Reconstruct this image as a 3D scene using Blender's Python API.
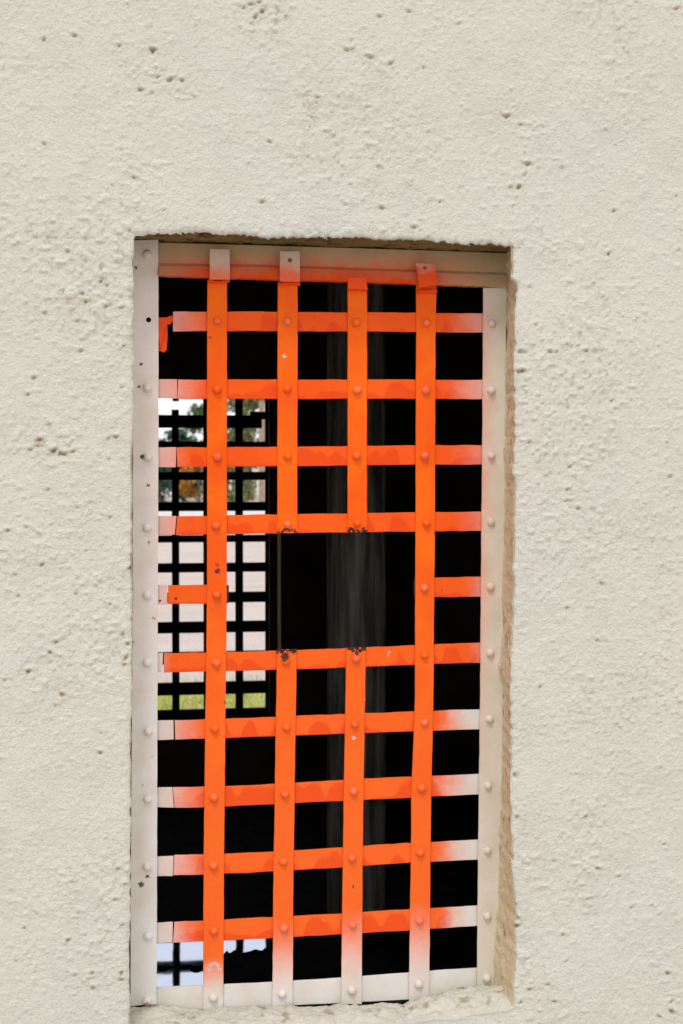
import bpy, bmesh, math, random
import numpy as np
from mathutils import Vector, Matrix

# ------------------------------------------------------------------ clear
for o in list(bpy.data.objects):
    bpy.data.objects.remove(o)
scene = bpy.context.scene
COL = scene.collection
random.seed(7)
RNG = np.random.default_rng(11)

# ------------------------------------------------------------------ camera
FPX = 1430.0                      # focal length in pixels of the 1024 px tall frame
YAW, PITCH = math.radians(8.4), math.radians(1.2)
HORIZON = 460.0
PPY = HORIZON + FPX * math.tan(PITCH)      # principal point row
CAM = Vector((0.0, -2.93, 1.60))
cam_d = bpy.data.cameras.new('camera')
cam = bpy.data.objects.new('camera', cam_d)
COL.objects.link(cam)
cam.location = CAM
cam.rotation_euler = (math.pi / 2 - PITCH, 0, -YAW)
cam_d.sensor_fit = 'VERTICAL'
cam_d.sensor_height = 36.0
cam_d.lens = FPX * 36.0 / 1024.0
cam_d.shift_y = (PPY - 512.0) / 1024.0
cam_d.clip_start = 0.05
cam_d.clip_end = 2000
cam_d.dof.use_dof = True
cam_d.dof.focus_distance = 2.93
cam_d.dof.aperture_fstop = 8.0
scene.camera = cam
scene.render.resolution_x, scene.render.resolution_y = 683, 1024
CROT = cam.rotation_euler.to_matrix()

# ------------------------------------------------------------------ sky, sun, exposure
SUN_EL, SUN_AZ = math.radians(58), math.radians(-22)     # high, in front of the wall, a little to the left
world = bpy.data.worlds.new('World')
scene.world = world
world.use_nodes = True
wn, wl = world.node_tree.nodes, world.node_tree.links
wn.clear()
sky = wn.new('ShaderNodeTexSky')
sky.sky_type = 'NISHITA'
sky.sun_disc = False
sky.sun_elevation = SUN_EL
sky.sun_rotation = math.pi + SUN_AZ
sky.air_density, sky.dust_density, sky.ozone_density = 1.0, 1.0, 0.6
hs = wn.new('ShaderNodeHueSaturation')                    # white, overcast sky
hs.inputs['Saturation'].default_value = 0.10
bg = wn.new('ShaderNodeBackground')
bg.inputs['Strength'].default_value = 0.15
wo = wn.new('ShaderNodeOutputWorld')
wl.new(sky.outputs[0], hs.inputs['Color'])
deck = wn.new('ShaderNodeMix')                             # an even cloud deck over the clear sky
deck.data_type = 'RGBA'
deck.inputs[0].default_value = 0.75
deck.inputs[7].default_value = (6.0, 6.1, 6.3, 1)
wl.new(hs.outputs[0], deck.inputs[6])
wl.new(deck.outputs[2], bg.inputs['Color'])
wl.new(bg.outputs[0], wo.inputs['Surface'])

sun_d = bpy.data.lights.new('sun', 'SUN')
sun_d.energy = 1.2
sun_d.angle = math.radians(16)
sun_d.color = (1.0, 0.96, 0.90)
sun = bpy.data.objects.new('sun', sun_d)
COL.objects.link(sun)
sdir = Vector((math.sin(SUN_AZ) * math.cos(SUN_EL), -math.cos(SUN_AZ) * math.cos(SUN_EL), math.sin(SUN_EL)))
sun.rotation_euler = (-sdir).to_track_quat('-Z', 'Y').to_euler()
sun.location = (-2, -6, 8)

vs = scene.view_settings
vs.view_transform = 'Standard'
vs.look = 'None'
vs.gamma = 1.0
vs.exposure = 0.3
vs.use_curve_mapping = False

# ------------------------------------------------------------------ helpers
def P(px, py, Y):
    """photo pixel -> point of the upright plane y = Y (all the window's planes are parallel)"""
    d = CROT @ Vector(((px - 341.5) / FPX, (PPY - py) / FPX, -1.0))
    return CAM + d * ((Y - CAM.y) / d.y)

def tag(o, label=None, cat=None, group=None, kind=None):
    if label: o['label'] = label
    if cat: o['category'] = cat
    if group: o['group'] = group
    if kind: o['kind'] = kind
    return o

def empty(name, loc=(0, 0, 0)):
    o = bpy.data.objects.new(name, None)
    o.empty_display_size = 0.1
    o.location = loc
    COL.objects.link(o)
    return o

def link(name, me, m, parent=None):
    o = bpy.data.objects.new(name, me)
    if m is not None and len(me.materials) == 0:
        me.materials.append(m)
    COL.objects.link(o)
    if parent is not None:
        o.parent = parent
        base = Vector(parent.location)
        if parent.parent is not None:
            base = base + Vector(parent.parent.location)
        o.location = -base
    return o

def pyd(name, verts, faces, m, parent=None, smooth=False):
    me = bpy.data.meshes.new(name)
    me.from_pydata([tuple(v) for v in verts], [], [tuple(f) for f in faces])
    me.validate()
    me.update()
    if smooth:
        me.shade_smooth()
    return link(name, me, m, parent)

def grid(name, V, m, parent=None, smooth=True, flip=False, attr=None):
    """V: (nu, nv, 3) array"""
    nu, nv = V.shape[:2]
    i = np.arange(nu * nv).reshape(nu, nv)
    q = np.stack([i[:-1, :-1], i[1:, :-1], i[1:, 1:], i[:-1, 1:]], -1).reshape(-1, 4)
    if flip:
        q = q[:, ::-1]
    me = bpy.data.meshes.new(name)
    me.from_pydata(V.reshape(-1, 3).tolist(), [], q.tolist())
    if attr is not None:
        a = me.attributes.new('dirt', 'FLOAT', 'POINT')
        a.data.foreach_set('value', attr.reshape(-1).astype(np.float32))
    me.update()
    if smooth:
        me.shade_smooth()
    return link(name, me, m, parent)

def boxm(name, x0, x1, y0, y1, z0, z1, m, parent=None, bevel=0.0):
    bm = bmesh.new()
    bmesh.ops.create_cube(bm, size=1.0)
    for v in bm.verts:
        v.co = Vector((x0 + (v.co.x + .5) * (x1 - x0), y0 + (v.co.y + .5) * (y1 - y0), z0 + (v.co.z + .5) * (z1 - z0)))
    if bevel:
        bmesh.ops.bevel(bm, geom=list(bm.edges), offset=bevel, segments=1, affect='EDGES')
    me = bpy.data.meshes.new(name)
    bm.to_mesh(me)
    bm.free()
    return link(name, me, m, parent)

# ---- vectorised value noise
_TAB = RNG.random((256, 256))
def vnoise(x, y, seed=0):
    xi, yi = np.floor(x).astype(int), np.floor(y).astype(int)
    fx, fy = x - xi, y - yi
    fx = fx * fx * fx * (fx * (fx * 6 - 15) + 10)
    fy = fy * fy * fy * (fy * (fy * 6 - 15) + 10)
    a = lambda i, j: _TAB[(i + seed * 37) % 256, (j + seed * 91) % 256]
    return ((a(xi, yi) * (1 - fx) + a(xi + 1, yi) * fx) * (1 - fy)
            + (a(xi, yi + 1) * (1 - fx) + a(xi + 1, yi + 1) * fx) * fy)
def fbm(x, y, scale, octaves=3, seed=0):
    s, amp, tot = 0, 1.0, 0.0
    for k in range(octaves):
        s = s + amp * (vnoise(x / scale * 2 ** k + 13.7 * k, y / scale * 2 ** k + 5.1 * k, seed + k) - .5)
        tot += amp
        amp *= .55
    return s / tot * 2
def n1(t, scale, seed=0):
    t = np.asarray(t, float)
    return vnoise(t / scale, np.zeros_like(t) + seed * 3.3 + .5, seed) - .5
def interp(pts, t):
    a = np.array(pts, float)
    i = np.argsort(a[:, 0])
    return np.interp(t, a[i, 0], a[i, 1])

# ------------------------------------------------------------------ materials
class NT:
    def __init__(s, name, rough=.6, spec=.3):
        s.m = bpy.data.materials.new(name)
        s.m.use_nodes = True
        s.n, s.l = s.m.node_tree.nodes, s.m.node_tree.links
        s.b = s.n['Principled BSDF']
        s.b.inputs['Roughness'].default_value = rough
        s.b.inputs['Specular IOR Level'].default_value = spec
    def node(s, t, **kw):
        nd = s.n.new(t)
        for k, v in kw.items():
            setattr(nd, k, v)
        return nd
    def put(s, sock, v):
        if isinstance(v, (int, float)):
            sock.default_value = v
        elif isinstance(v, (tuple, list)):
            sock.default_value = v if len(v) != 3 or sock.type == 'VECTOR' else (*v, 1)
        else:
            s.l.new(v, sock)
    def math(s, op, a, b=0.0, c=None, clamp=False):
        nd = s.node('ShaderNodeMath', operation=op, use_clamp=clamp)
        s.put(nd.inputs[0], a)
        s.put(nd.inputs[1], b)
        if c is not None: s.put(nd.inputs[2], c)
        return nd.outputs[0]
    def ramp(s, v, a, b, lo=0.0, hi=1.0):
        nd = s.node('ShaderNodeMapRange', interpolation_type='SMOOTHSTEP')
        for k, q in zip(('Value', 'From Min', 'From Max', 'To Min', 'To Max'), (v, a, b, lo, hi)):
            s.put(nd.inputs[k], q)
        return nd.outputs[0]
    def mix(s, f, a, b):
        nd = s.node('ShaderNodeMix', data_type='RGBA')
        s.put(nd.inputs[0], f)
        s.put(nd.inputs[6], a)
        s.put(nd.inputs[7], b)
        return nd.outputs[2]
    def pos(s):
        return s.node('ShaderNodeNewGeometry').outputs['Position']
    def xyz(s, v):
        nd = s.node('ShaderNodeSeparateXYZ')
        s.l.new(v, nd.inputs[0])
        return nd.outputs
    def scaled(s, v, sc):
        nd = s.node('ShaderNodeVectorMath', operation='MULTIPLY')
        s.put(nd.inputs[0], v)
        nd.inputs[1].default_value = sc
        return nd.outputs[0]
    def noise(s, v, scale, detail=3, rough=.55):
        nd = s.node('ShaderNodeTexNoise')
        s.put(nd.inputs['Vector'], v)
        nd.inputs['Scale'].default_value = scale
        nd.inputs['Detail'].default_value = detail
        nd.inputs['Roughness'].default_value = rough
        return nd.outputs['Fac']
    def attr(s, name, kind='OBJECT'):
        return s.node('ShaderNodeAttribute', attribute_name=name, attribute_type=kind).outputs['Fac']
    def bump(s, h, dist, strength=1.0):
        nd = s.node('ShaderNodeBump')
        nd.inputs['Distance'].default_value = dist
        nd.inputs['Strength'].default_value = strength
        s.l.new(h, nd.inputs['Height'])
        s.l.new(nd.outputs[0], s.b.inputs['Normal'])
    def color(s, v):
        s.put(s.b.inputs['Base Color'], v)

def mat_stucco(name, base, stain, tint):
    t = NT(name, .85, .2)
    p = t.pos()
    big = t.noise(p, 2.2, 3)
    mid = t.noise(p, 14, 4)
    fine = t.noise(t.scaled(p, (1.15, 1, .85)), 200, 3, .65)
    c = t.mix(t.ramp(big, .35, .68), base, tint)
    c = t.mix(t.math('MULTIPLY', t.ramp(mid, .42, .72), .22), c, tuple(v * .82 for v in base))
    c = t.mix(t.math('MULTIPLY', t.ramp(fine, .52, .75), .30), c, tuple(v * .72 for v in base))
    d = t.attr('dirt', 'GEOMETRY')
    c = t.mix(d, c, stain)
    t.color(c)
    t.bump(t.math('ADD', fine, t.math('MULTIPLY', t.noise(p, 420, 2), .5)), .0032, 1.0)
    return t.m

def mat_paint(name, beige=(.72, .685, .655), spots=()):
    """bare beige paint with sprayed orange; where the spray reaches is set per piece"""
    t = NT(name, .55, .16)
    p = t.pos()
    X, Y, Z = t.xyz(p)
    wob = t.noise(p, 22, 3)
    wob2 = t.noise(p, 90, 3, .65)
    jit = t.math('MULTIPLY_ADD', t.math('SUBTRACT', wob, .5), .050, t.math('MULTIPLY', t.math('SUBTRACT', wob2, .5), .022))
    x = t.math('ADD', X, jit)
    z = t.math('ADD', Z, jit)
    m = t.ramp(x, t.attr('l0'), t.attr('l1'))
    m = t.math('MULTIPLY', m, t.ramp(x, t.attr('r0'), t.attr('r1'), 1.0, 0.0))
    m = t.math('MULTIPLY', m, t.ramp(z, t.attr('z0'), t.attr('z1')))
    m = t.math('MULTIPLY', m, t.ramp(z, t.attr('u0'), t.attr('u1'), 1.0, 0.0))
    m = t.math('MULTIPLY', m, t.attr('amt'), clamp=True)
    # second, redder coat running along the lower side of the level straps, scalloped
    gz = t.xyz(t.node('ShaderNodeTexCoord').outputs['Generated'])[2]
    sc = t.noise(t.scaled(p, (1, 1, .2)), 30, 0, .4)
    wide = t.noise(t.scaled(p, (1, 1, 1.6)), 7, 0, .4)
    h = t.math('MULTIPLY', t.math('POWER', t.ramp(sc, .36, .66), .5), t.ramp(wide, .38, .60, .10, .75))
    h = t.math('ADD', h, .07)
    scal = t.math('MULTIPLY', t.ramp(t.math('SUBTRACT', h, gz), -.10, .08), t.attr('scal'))
    tone = t.noise(p, 9, 3)
    hv = t.attr('red')
    org = t.mix(t.ramp(tone, .3, .7), (.93, .150, .003), (.85, .098, .003))
    org = t.mix(hv, org, (.85, .078, .009))
    org = t.mix(t.math('MULTIPLY', t.ramp(Z, P(318, 820, 0).z, P(318, 480, 0).z, 1.0, 0.0), .75), org, (.87, .138, .020))   # thinner, chalkier coat low down
    org = t.mix(t.math('MULTIPLY', scal, .55), org, (.74, .045, .004))
    bg_ = t.mix(t.ramp(t.noise(p, 12, 4), .35, .7), beige, tuple(v * w for v, w in zip(beige, (.92, .88, .82))))
    c = t.mix(m, bg_, org)
    # chips, scratches and burnt torch cuts
    ch = t.ramp(t.noise(t.scaled(p, (1.6, 1, 1)), 75, 4, .7), .715, .735)
    c = t.mix(t.math('MULTIPLY', ch, .55), c, (.52, .46, .42))
    rs = t.ramp(t.noise(t.scaled(p, (1, 1, .8)), 48, 4, .72), .735, .755)
    c = t.mix(rs, c, (.09, .05, .05))
    cut = t.math('ABSOLUTE', t.math('SUBTRACT', Z, t.attr('c0')))
    cut = t.math('ADD', t.math('MULTIPLY', cut, 55), t.math('MULTIPLY', t.math('SUBTRACT', t.noise(p, 130, 3), .5), 2.6))
    c = t.mix(t.math('MULTIPLY', t.ramp(cut, .22, .42, 1.0, 0.0), t.attr('burn')), c, (.035, .016, .018))
    sx_, sz_ = t.noise(p, 260, 2, .6), t.noise(t.scaled(p, (1, 1, -1)), 240, 2, .6)
    xj = t.math('MULTIPLY_ADD', t.math('SUBTRACT', sx_, .5), .014, X)
    zj = t.math('MULTIPLY_ADD', t.math('SUBTRACT', sz_, .5), .014, Z)
    for px, py, r, col in spots:
        q = P(px, py, 0)
        d2 = t.math('ADD', t.math('POWER', t.math('SUBTRACT', xj, q.x), 2), t.math('POWER', t.math('SUBTRACT', zj, q.z), 2))
        k = t.ramp(t.math('SQRT', d2), r * .00205 * .7, r * .00205 * 1.15, 1.0, 0.0)
        c = t.mix(t.math('MULTIPLY', k, .9), c, col)
    t.color(c)
    t.bump(t.math('ADD', t.math('MULTIPLY', wob2, .6), t.noise(p, 300, 2)), .0008, .7)
    return t.m

def mat_plain(name, col, rough=.8, var=.3, scale=8, bump=0.0, stretch=(1, 1, 1), spec=.2):
    t = NT(name, rough, spec)
    p = t.scaled(t.pos(), stretch)
    n = t.noise(p, scale, 5, .6)
    t.color(t.mix(t.ramp(n, .3, .7), tuple(v * (1 - var) for v in col), tuple(v * (1 + var) for v in col)))
    if bump:
        t.bump(n, bump)
    return t.m

M_STUCCO = mat_stucco('painted_stucco', (.652, .652, .580), (.30, .20, .05), (.672, .656, .570))
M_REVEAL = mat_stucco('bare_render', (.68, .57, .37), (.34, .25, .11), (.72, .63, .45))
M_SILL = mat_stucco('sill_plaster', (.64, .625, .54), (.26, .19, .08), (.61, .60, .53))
M_SOFFIT = mat_stucco('shaded_render', (.18, .145, .05), (.07, .055, .018), (.25, .20, .08))  # soffit: its shade is put into the dark brown base colour
DK, RD, OC, PL = (.03, .022, .03), (.55, .03, .01), (.40, .24, .06), (.60, .52, .49)
M_PAINT = mat_paint('sprayed_strap_paint', spots=[(217.3, 571.3, 2.8, DK), (217, 565, 2.0, RD), (442, 590.6, 1.3, DK), (353, 887, 1.4, DK), (366.5, 700, 1.6, PL), (365.8, 712, 1.5, PL),
          (285, 657, 4.4, DK), (357, 653, 2.6, DK), (208.6, 969.5, 1.8, PL), (211.0, 965.0, 2.0, PL), (214.5, 963.5, 2.0, PL), (218, 965.5, 2.0, PL), (219.5, 969.5, 1.6, PL),
          (389.3, 652, 1.2, PL), (388.2, 656, 1.3, PL), (225.5, 703, 1.5, DK), (209.8, 337, 1.6, RD), (284.5, 356.5, 2.2, PL), (160, 601, 1.3, DK), (176, 599, 1.5, DK), (354, 738, 2.0, PL)])
M_STILE = mat_paint('sprayed_frame_paint', (.775, .775, .750), spots=[(142.0, 456.8, 2.4, DK), (148, 485, 1.8, DK), (149, 542.5, 1.8, OC), (141, 884, 2.8, DK), (147.5, 876, 1.7, DK),
          (140.6, 364, 1.8, DK), (139, 387, 1.4, DK), (154, 618, 1.5, OC), (136, 268, 1.6, DK), (147, 1002, 2.8, OC), (152, 756, 1.4, OC), (143, 785, 1.0, OC)])
M_RSTILE = mat_paint('sprayed_frame_paint_tan', (.68, .635, .545))
M_TAB = mat_paint('sprayed_tab_paint', (.60, .51, .40))
M_HEAD = mat_paint('sprayed_head_rail_paint', (.50, .41, .25))
M_DARKIRON = mat_plain('black_iron', (.018, .016, .015), .7, .3, 30)
M_BURN = mat_plain('burnt_weld', (.06, .025, .02), .8, .5, 90, .001)
M_ROOM = mat_plain('shade_toned_plaster', (.022, .020, .017), .95, .35, 4)  # near-black base colour carries the darkness of the room
M_FLOOR = mat_plain('shade_toned_concrete', (.018, .017, .016), .9, .5, 9, .006, spec=.05)  # floor darkened in its colour, standing in for the room's gloom
M_POST = mat_plain('weathered_grey_wood', (.44, .42, .36), .85, .7, 26, .006, (1, 1, .09))
M_LATH = mat_plain('bare_pine', (.80, .58, .28), .7, .25, 12, 0, (1, 1, .1))
M_ROOF = mat_plain('roof_slab', (.25, .24, .22), .9)
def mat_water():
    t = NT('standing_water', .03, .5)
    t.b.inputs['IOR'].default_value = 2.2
    t.b.inputs['Metallic'].default_value = 1.0  # full metal, so the reflected sky comes out brighter than water gives
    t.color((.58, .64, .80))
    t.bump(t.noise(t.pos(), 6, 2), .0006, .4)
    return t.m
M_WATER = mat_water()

# ------------------------------------------------------------------ the setting
YW, YIN, YB = -0.12, 0.14, 3.67          # outer wall face, inner wall face, rear grille plane
def mat_ground():
    t = NT('pale_gravel', .9, .15)
    p = t.pos()
    n = t.noise(p, 1.3, 5, .65)
    f = t.noise(p, 40, 3, .7)
    c = t.mix(t.ramp(n, .35, .7), (.62, .53, .49), (.54, .46, .42))
    c = t.mix(t.math('MULTIPLY', t.ramp(f, .45, .7), .6), c, (.26, .21, .19))
    t.color(c)
    t.bump(f, .01, .6)
    return t.m
S = 400
g = pyd('ground', [(-S, -S, 0), (S, -S, 0), (S, S, 0), (-S, S, 0)], [(0, 1, 2, 3)], mat_ground())
tag(g, kind='structure')
road = pyd('road', [(-120, 35.5, .006), (120, 33.5, .006), (120, 44.0, .006), (-120, 45.0, .006)], [(0, 1, 2, 3)],
           mat_plain('pale_concrete_road', (.62, .60, .58), .9, .08, 3))
tag(road, kind='structure')

# ---- building shell
bld = empty('stucco_building', (0.4, 0, 0))
tag(bld, 'off white stucco building wall around the barred orange window', 'building')
BX0, BX1, BZ = -2.2, 4.6, 3.0

# opening outline in the outer face: left(z), right(z), top(x), bottom(x)
def outline_x(pts, Y):
    return [(P(a, b, Y).z, P(a, b, Y).x) for a, b in pts]
def outline_z(pts, Y):
    return [(P(a, b, Y).x, P(a, b, Y).z) for a, b in pts]
L_PX = [(133.6, 200), (133.4, 400), (132.8, 600), (132.0, 700), (130.8, 760), (130.2, 900), (129.6, 1040)]
R_PX = [(512.5, 200), (512.5, 250), (513, 278), (517, 284), (517, 305), (515, 322), (515, 400), (514.5, 520), (513.4, 580), (512, 660),
        (510.5, 760), (511, 800), (513, 880), (515.5, 930), (514.5, 975), (513, 1010), (512, 1060)]
T_PX = [(100, 235.5), (131, 235), (160, 233.5), (205, 233), (265, 237), (330, 238), (440, 242), (513, 246), (560, 248)]
B_PX = [(100, 1038), (131, 1036), (240, 1034), (340, 1030), (423, 1022), (480, 1014), (513, 1008), (560, 1006)]
Lf, Rf = outline_x(L_PX, YW), outline_x(R_PX, YW)
Tf, Bf = outline_z(T_PX, YW), outline_z(B_PX, YW)
def EL(z): return interp(Lf, z) + n1(z, .016, 1) * .0035 + n1(z, .05, 2) * .003
def ER(z): return interp(Rf, z) + n1(z, .012, 3) * .006 + n1(z, .045, 4) * .004
def ET(x): return interp(Tf, x) + n1(x, .006, 9) * .004 + n1(x, .010, 5) * .0035 + n1(x, .03, 6) * .004
def EB(x): return interp(Bf, x) + n1(x, .012, 7) * .006 + n1(x, .05, 8) * .008

PITS = [(153, 51, 1.4), (140, 90, 1.3), (158, 77, .9), (170, 80, 1.2), (182, 81, 1.1), (44, 40, 1), (74, 36, .9), (119, 46, 1), (44, 144, .9),
        (134, 178, .9), (269, 142, 1), (262, 202, 1.1), (194, 97, .8), (318, 98, .7), (508, 116, 1.1), (504, 116, .8), (521, 124.5, .8),
        (528, 164, 1.2), (511, 187, .8), (520, 187, 1.2), (562, 168, .8), (382, 208, 1.2), (371, 58, 1.2), (391, 64, 1.1), (352, 50, 1),
        (347, 51, .9), (440, 202, .9), (614, 211, 1.0), (408, 12, .9), (379, 17, .8), (676, 9, 1), (415, 227, .9), (378, 166, .8), (366, 56, .8),
        (40, 440, 1.5), (53, 451, 1.5), (63, 454, 1.4), (116, 437, 1), (110, 518, .8), (8, 531, 1), (48, 490, .8), (49, 425, .8), (30, 450, .9),
        (73, 452, .8), (611, 401, 1), (570, 467, 1.2), (529, 443, 1), (519, 372, 1.1), (586, 351, .9), (578, 509, 1), (567, 490, 1),
        (598, 869, 1.2), (586, 817, .9), (673, 1013, 1.3), (668, 974, 1), (632, 908, .8), (609, 254, 1), (550, 352, 1), (556, 352, 1),
        (522, 371, 1.2), (521, 352, 1.1), (536, 325, .9), (530, 287, .8), (131, 568, 1.1), (76, 594, .9), (62, 695, 1), (56, 642, 1), (50, 653, 1),
        (28, 672, 1), (100, 753, 1), (126, 658, 1.2), (125, 665, .8), (127, 644, .9), (15, 575, .8), (42, 565, .8), (110, 605, .9),
        (103, 279, 1), (101, 282, 1.2), (107, 286, .9), (82, 294, .9), (86, 302, 1), (106, 307, 1), (122, 308, .9), (68, 252, .8),
        (34, 378, 1.1), (28, 395, 1), (81, 351, .8), (45, 313, .8), (77, 322, .8), (124, 346, .9), (250, 5, 1), (259, 3, 1.2), (262, 12, 1.1),
        (244, 8, .9), (255, 18, .9), (285, 17, .8), (118, 869, 1), (115, 900, 1), (125, 884, .9), (68, 940, .9), (121, 980, 1.2), (121, 973, 1),
        (93, 988, .9), (75, 975, .8), (122, 925, .8), (92, 973, .8), (517, 817, .9), (519, 919, 1.2), (517, 927, 1.1), (516, 905, 1),
        (563, 935, .9), (521, 1003, 1.1), (530, 990, .9), (548, 985, .8), (555, 1002, .9), (672, 1003, 1), (660, 1018, .9),
        (588, 900, .8), (597, 641, .9), (540, 687, 1), (602, 584, .9), (567, 608, .8), (515, 775, 1.2), (665, 845, .8)]
ROUGH = [(555, 420, 60, 130, 1.0), (100, 290, 45, 60, 1.1), (45, 445, 40, 20, .7), (262, 12, 30, 25, 1.0), (110, 630, 45, 60, .6),
         (160, 75, 45, 35, .6), (360, 110, 40, 70, .5), (530, 900, 40, 110, .6), (110, 940, 30, 70, .8), (590, 860, 20, 60, .6),
         (650, 985, 40, 40, .6), (300, 238, 240, 14, .7), (380, 60, 40, 20, .6)]

def build_stucco():
    cell = .0027
    a, b = P(-90, -60, YW), P(760, 1090, YW)
    x0, x1, z0, z1 = a.x, b.x, b.z, a.z
    nx, nz = int((x1 - x0) / cell), int((z1 - z0) / cell)
    xs, zs = np.linspace(x0, x1, nx), np.linspace(z0, z1, nz)
    X, Z = np.meshgrid(xs, zs, indexing='ij')
    edge = np.minimum(np.minimum(X - x0, x1 - X), np.minimum(Z - z0, z1 - Z))
    fade = np.clip(edge / .05, 0, 1)
    # roughness map
    R = np.full(X.shape, .48) + .75 * fbm(X, Z, .16, 3, 21)
    for px, py, sx, sy, am in ROUGH:
        c = P(px, py, YW)
        R += am * np.exp(-(((X - c.x) / (sx * .00200)) ** 2 + ((Z - c.z) / (sy * .00200)) ** 2))
    R = np.clip(R, .18, 1.9)
    H = .0050 * fbm(X, Z, .35, 2, 31) + .0016 * fbm(X, Z, .09, 2, 33)
    ang = .35
    u, v = X + .2 * Z, Z
    n_a = fbm(u * 1.25, v * .85, .020, 3, 41)
    n_b = fbm(X * 1.15, Z * .9, .0080, 2, 45)
    gran = np.clip(fbm(X, Z, .0085, 1, 48) - .30, 0, 1) ** 1.3
    n_c = fbm(X, Z, .0058, 1, 47)
    H += R * (.0007 * n_a + .0009 * n_b) + .00050 * n_c + .0042 * gran * np.clip(R + .25, .3, 1.5)
    ridge = np.clip(1 - np.abs(fbm(X, Z * 1.4, .030, 2, 53)) * 9, 0, 1) * np.clip(fbm(X, Z, .06, 2, 57) * 2.4 - .25, 0, 1)
    H -= .0018 * ridge * np.clip(R, .2, 1.2)
    # torn lumps of the float, only in rough patches
    lum = np.clip(fbm(X, Z * 1.3, .028, 3, 51) - .18, 0, 1) * np.clip(R - .7, 0, 1.2)
    H += .0065 * lum
    dirt = np.zeros(X.shape)
    rr = np.random.default_rng(5)
    def pit(cx, cz, s, st):
        i0, i1 = np.searchsorted(xs, [cx - .03, cx + .03])
        j0, j1 = np.searchsorted(zs, [cz - .03, cz + .03])
        if i1 <= i0 or j1 <= j0: return
        xx, zz = X[i0:i1, j0:j1] - cx, Z[i0:i1, j0:j1] - cz
        th = rr.uniform(-.6, .6)
        e = rr.uniform(1.0, 1.9)
        p_, q_ = (xx * math.cos(th) + zz * math.sin(th)) / e, (-xx * math.sin(th) + zz * math.cos(th))
        d = np.sqrt(p_ ** 2 + q_ ** 2) / (.0028 * s) * (1 + .5 * fbm(X[i0:i1, j0:j1], Z[i0:i1, j0:j1], .005, 1, 77))
        H[i0:i1, j0:j1] -= .0050 * s * np.exp(-d ** 2)
        H[i0:i1, j0:j1] += .0022 * s * np.exp(-((p_ / .007) ** 2 + ((q_ - .006) / .004) ** 2))
        dirt[i0:i1, j0:j1] = np.maximum(dirt[i0:i1, j0:j1], np.maximum(st * np.exp(-(d / 1.1) ** 2), .10 * st * np.exp(-(d / 3.2) ** 2)))
    for px, py, s in PITS:
        c = P(px, py, YW)
        pit(c.x, c.z, s * rr.uniform(.85, 1.1), rr.uniform(.75, 1.0) * min(1, s))
    for k in range(900):
        cx, cz = rr.uniform(x0, x1), rr.uniform(z0, z1)
        i, j = min(nx - 1, int((cx - x0) / cell)), min(nz - 1, int((cz - z0) / cell))
        if rr.random() < R[i, j] * .55:
            pit(cx, cz, rr.uniform(.35, .75), rr.uniform(.1, .55))
    crev = np.clip((-n_b - .40) * 2.2, 0, 1) * np.clip(R - .45, 0, 1) * .6 + .28 * ridge * np.clip(R - .3, 0, 1)
    dirt = np.clip(np.maximum(dirt, crev) * (0.8 + .4 * fbm(X, Z, .02, 2, 61)), 0, 1)
    H *= fade
    # opening
    sd = np.minimum(np.minimum(X - EL(Z), ER(Z) - X), np.minimum(ET(X) - Z, Z - EB(X)))   # > 0 inside
    sdb = np.minimum(np.minimum(X - EL(Z), ER(Z) - X), ET(X) - Z)
    H -= .006 * np.exp(-np.clip(-sd, 0, 1) / .0045) * (np.abs(sdb - sd) < .012)
    ins = sd > 0
    q_in = ins[:-1, :-1] & ins[1:, :-1] & ins[1:, 1:] & ins[:-1, 1:]
    # snap the inside rim onto the outline
    dl, dr, dt, db = X - EL(Z), ER(Z) - X, ET(X) - Z, Z - EB(X)
    k = np.argmin(np.stack([dl, dr, dt, db]), 0)
    near = ins & (sd < cell * 1.6)
    X2, Z2 = X.copy(), Z.copy()
    X2 = np.where(near & (k == 0), EL(Z), X2)
    X2 = np.where(near & (k == 1), ER(Z), X2)
    Z2 = np.where(near & (k == 2), ET(X), Z2)
    Z2 = np.where(near & (k == 3), EB(X), Z2)
    V = np.stack([X2, YW - H, Z2], -1)
    idx = np.arange(nx * nz).reshape(nx, nz)
    q = np.stack([idx[:-1, :-1], idx[1:, :-1], idx[1:, 1:], idx[:-1, 1:]], -1)[~q_in]
    used = np.zeros(nx * nz, bool)
    used[q.reshape(-1)] = True
    remap = np.cumsum(used) - 1
    verts = V.reshape(-1, 3)[used]
    q = remap[q]
    n = len(verts)
    # the rest of the wall, plain
    gx, gz = [BX0 - .2, x0, x1, BX1 + .2], [0.0, z0, z1, BZ + .15]
    ext = np.array([(x, YW, z) for x in gx for z in gz])
    eq = [(n + i * 4 + j, n + (i + 1) * 4 + j, n + (i + 1) * 4 + j + 1, n + i * 4 + j + 1)
          for i in range(3) for j in range(3) if not (i == 1 and j == 1)]
    me = bpy.data.meshes.new('stucco_face')
    allv = np.concatenate([verts, ext])
    allq = np.concatenate([q, np.array(eq)])
    me.vertices.add(len(allv))
    me.vertices.foreach_set('co', allv.reshape(-1).astype(np.float32))
    me.loops.add(allq.size)
    me.loops.foreach_set('vertex_index', allq.reshape(-1).astype(np.int32))
    me.polygons.add(len(allq))
    me.polygons.foreach_set('loop_start', np.arange(0, allq.size, 4, dtype=np.int32))
    at = me.attributes.new('dirt', 'FLOAT', 'POINT')
    at.data.foreach_set('value', np.concatenate([dirt.reshape(-1)[used], np.zeros(16)]).astype(np.float32))
    me.update(calc_edges=True)
    me.validate()
    me.shade_smooth()
    return link('stucco_face', me, M_STUCCO, bld)
build_stucco()

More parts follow.
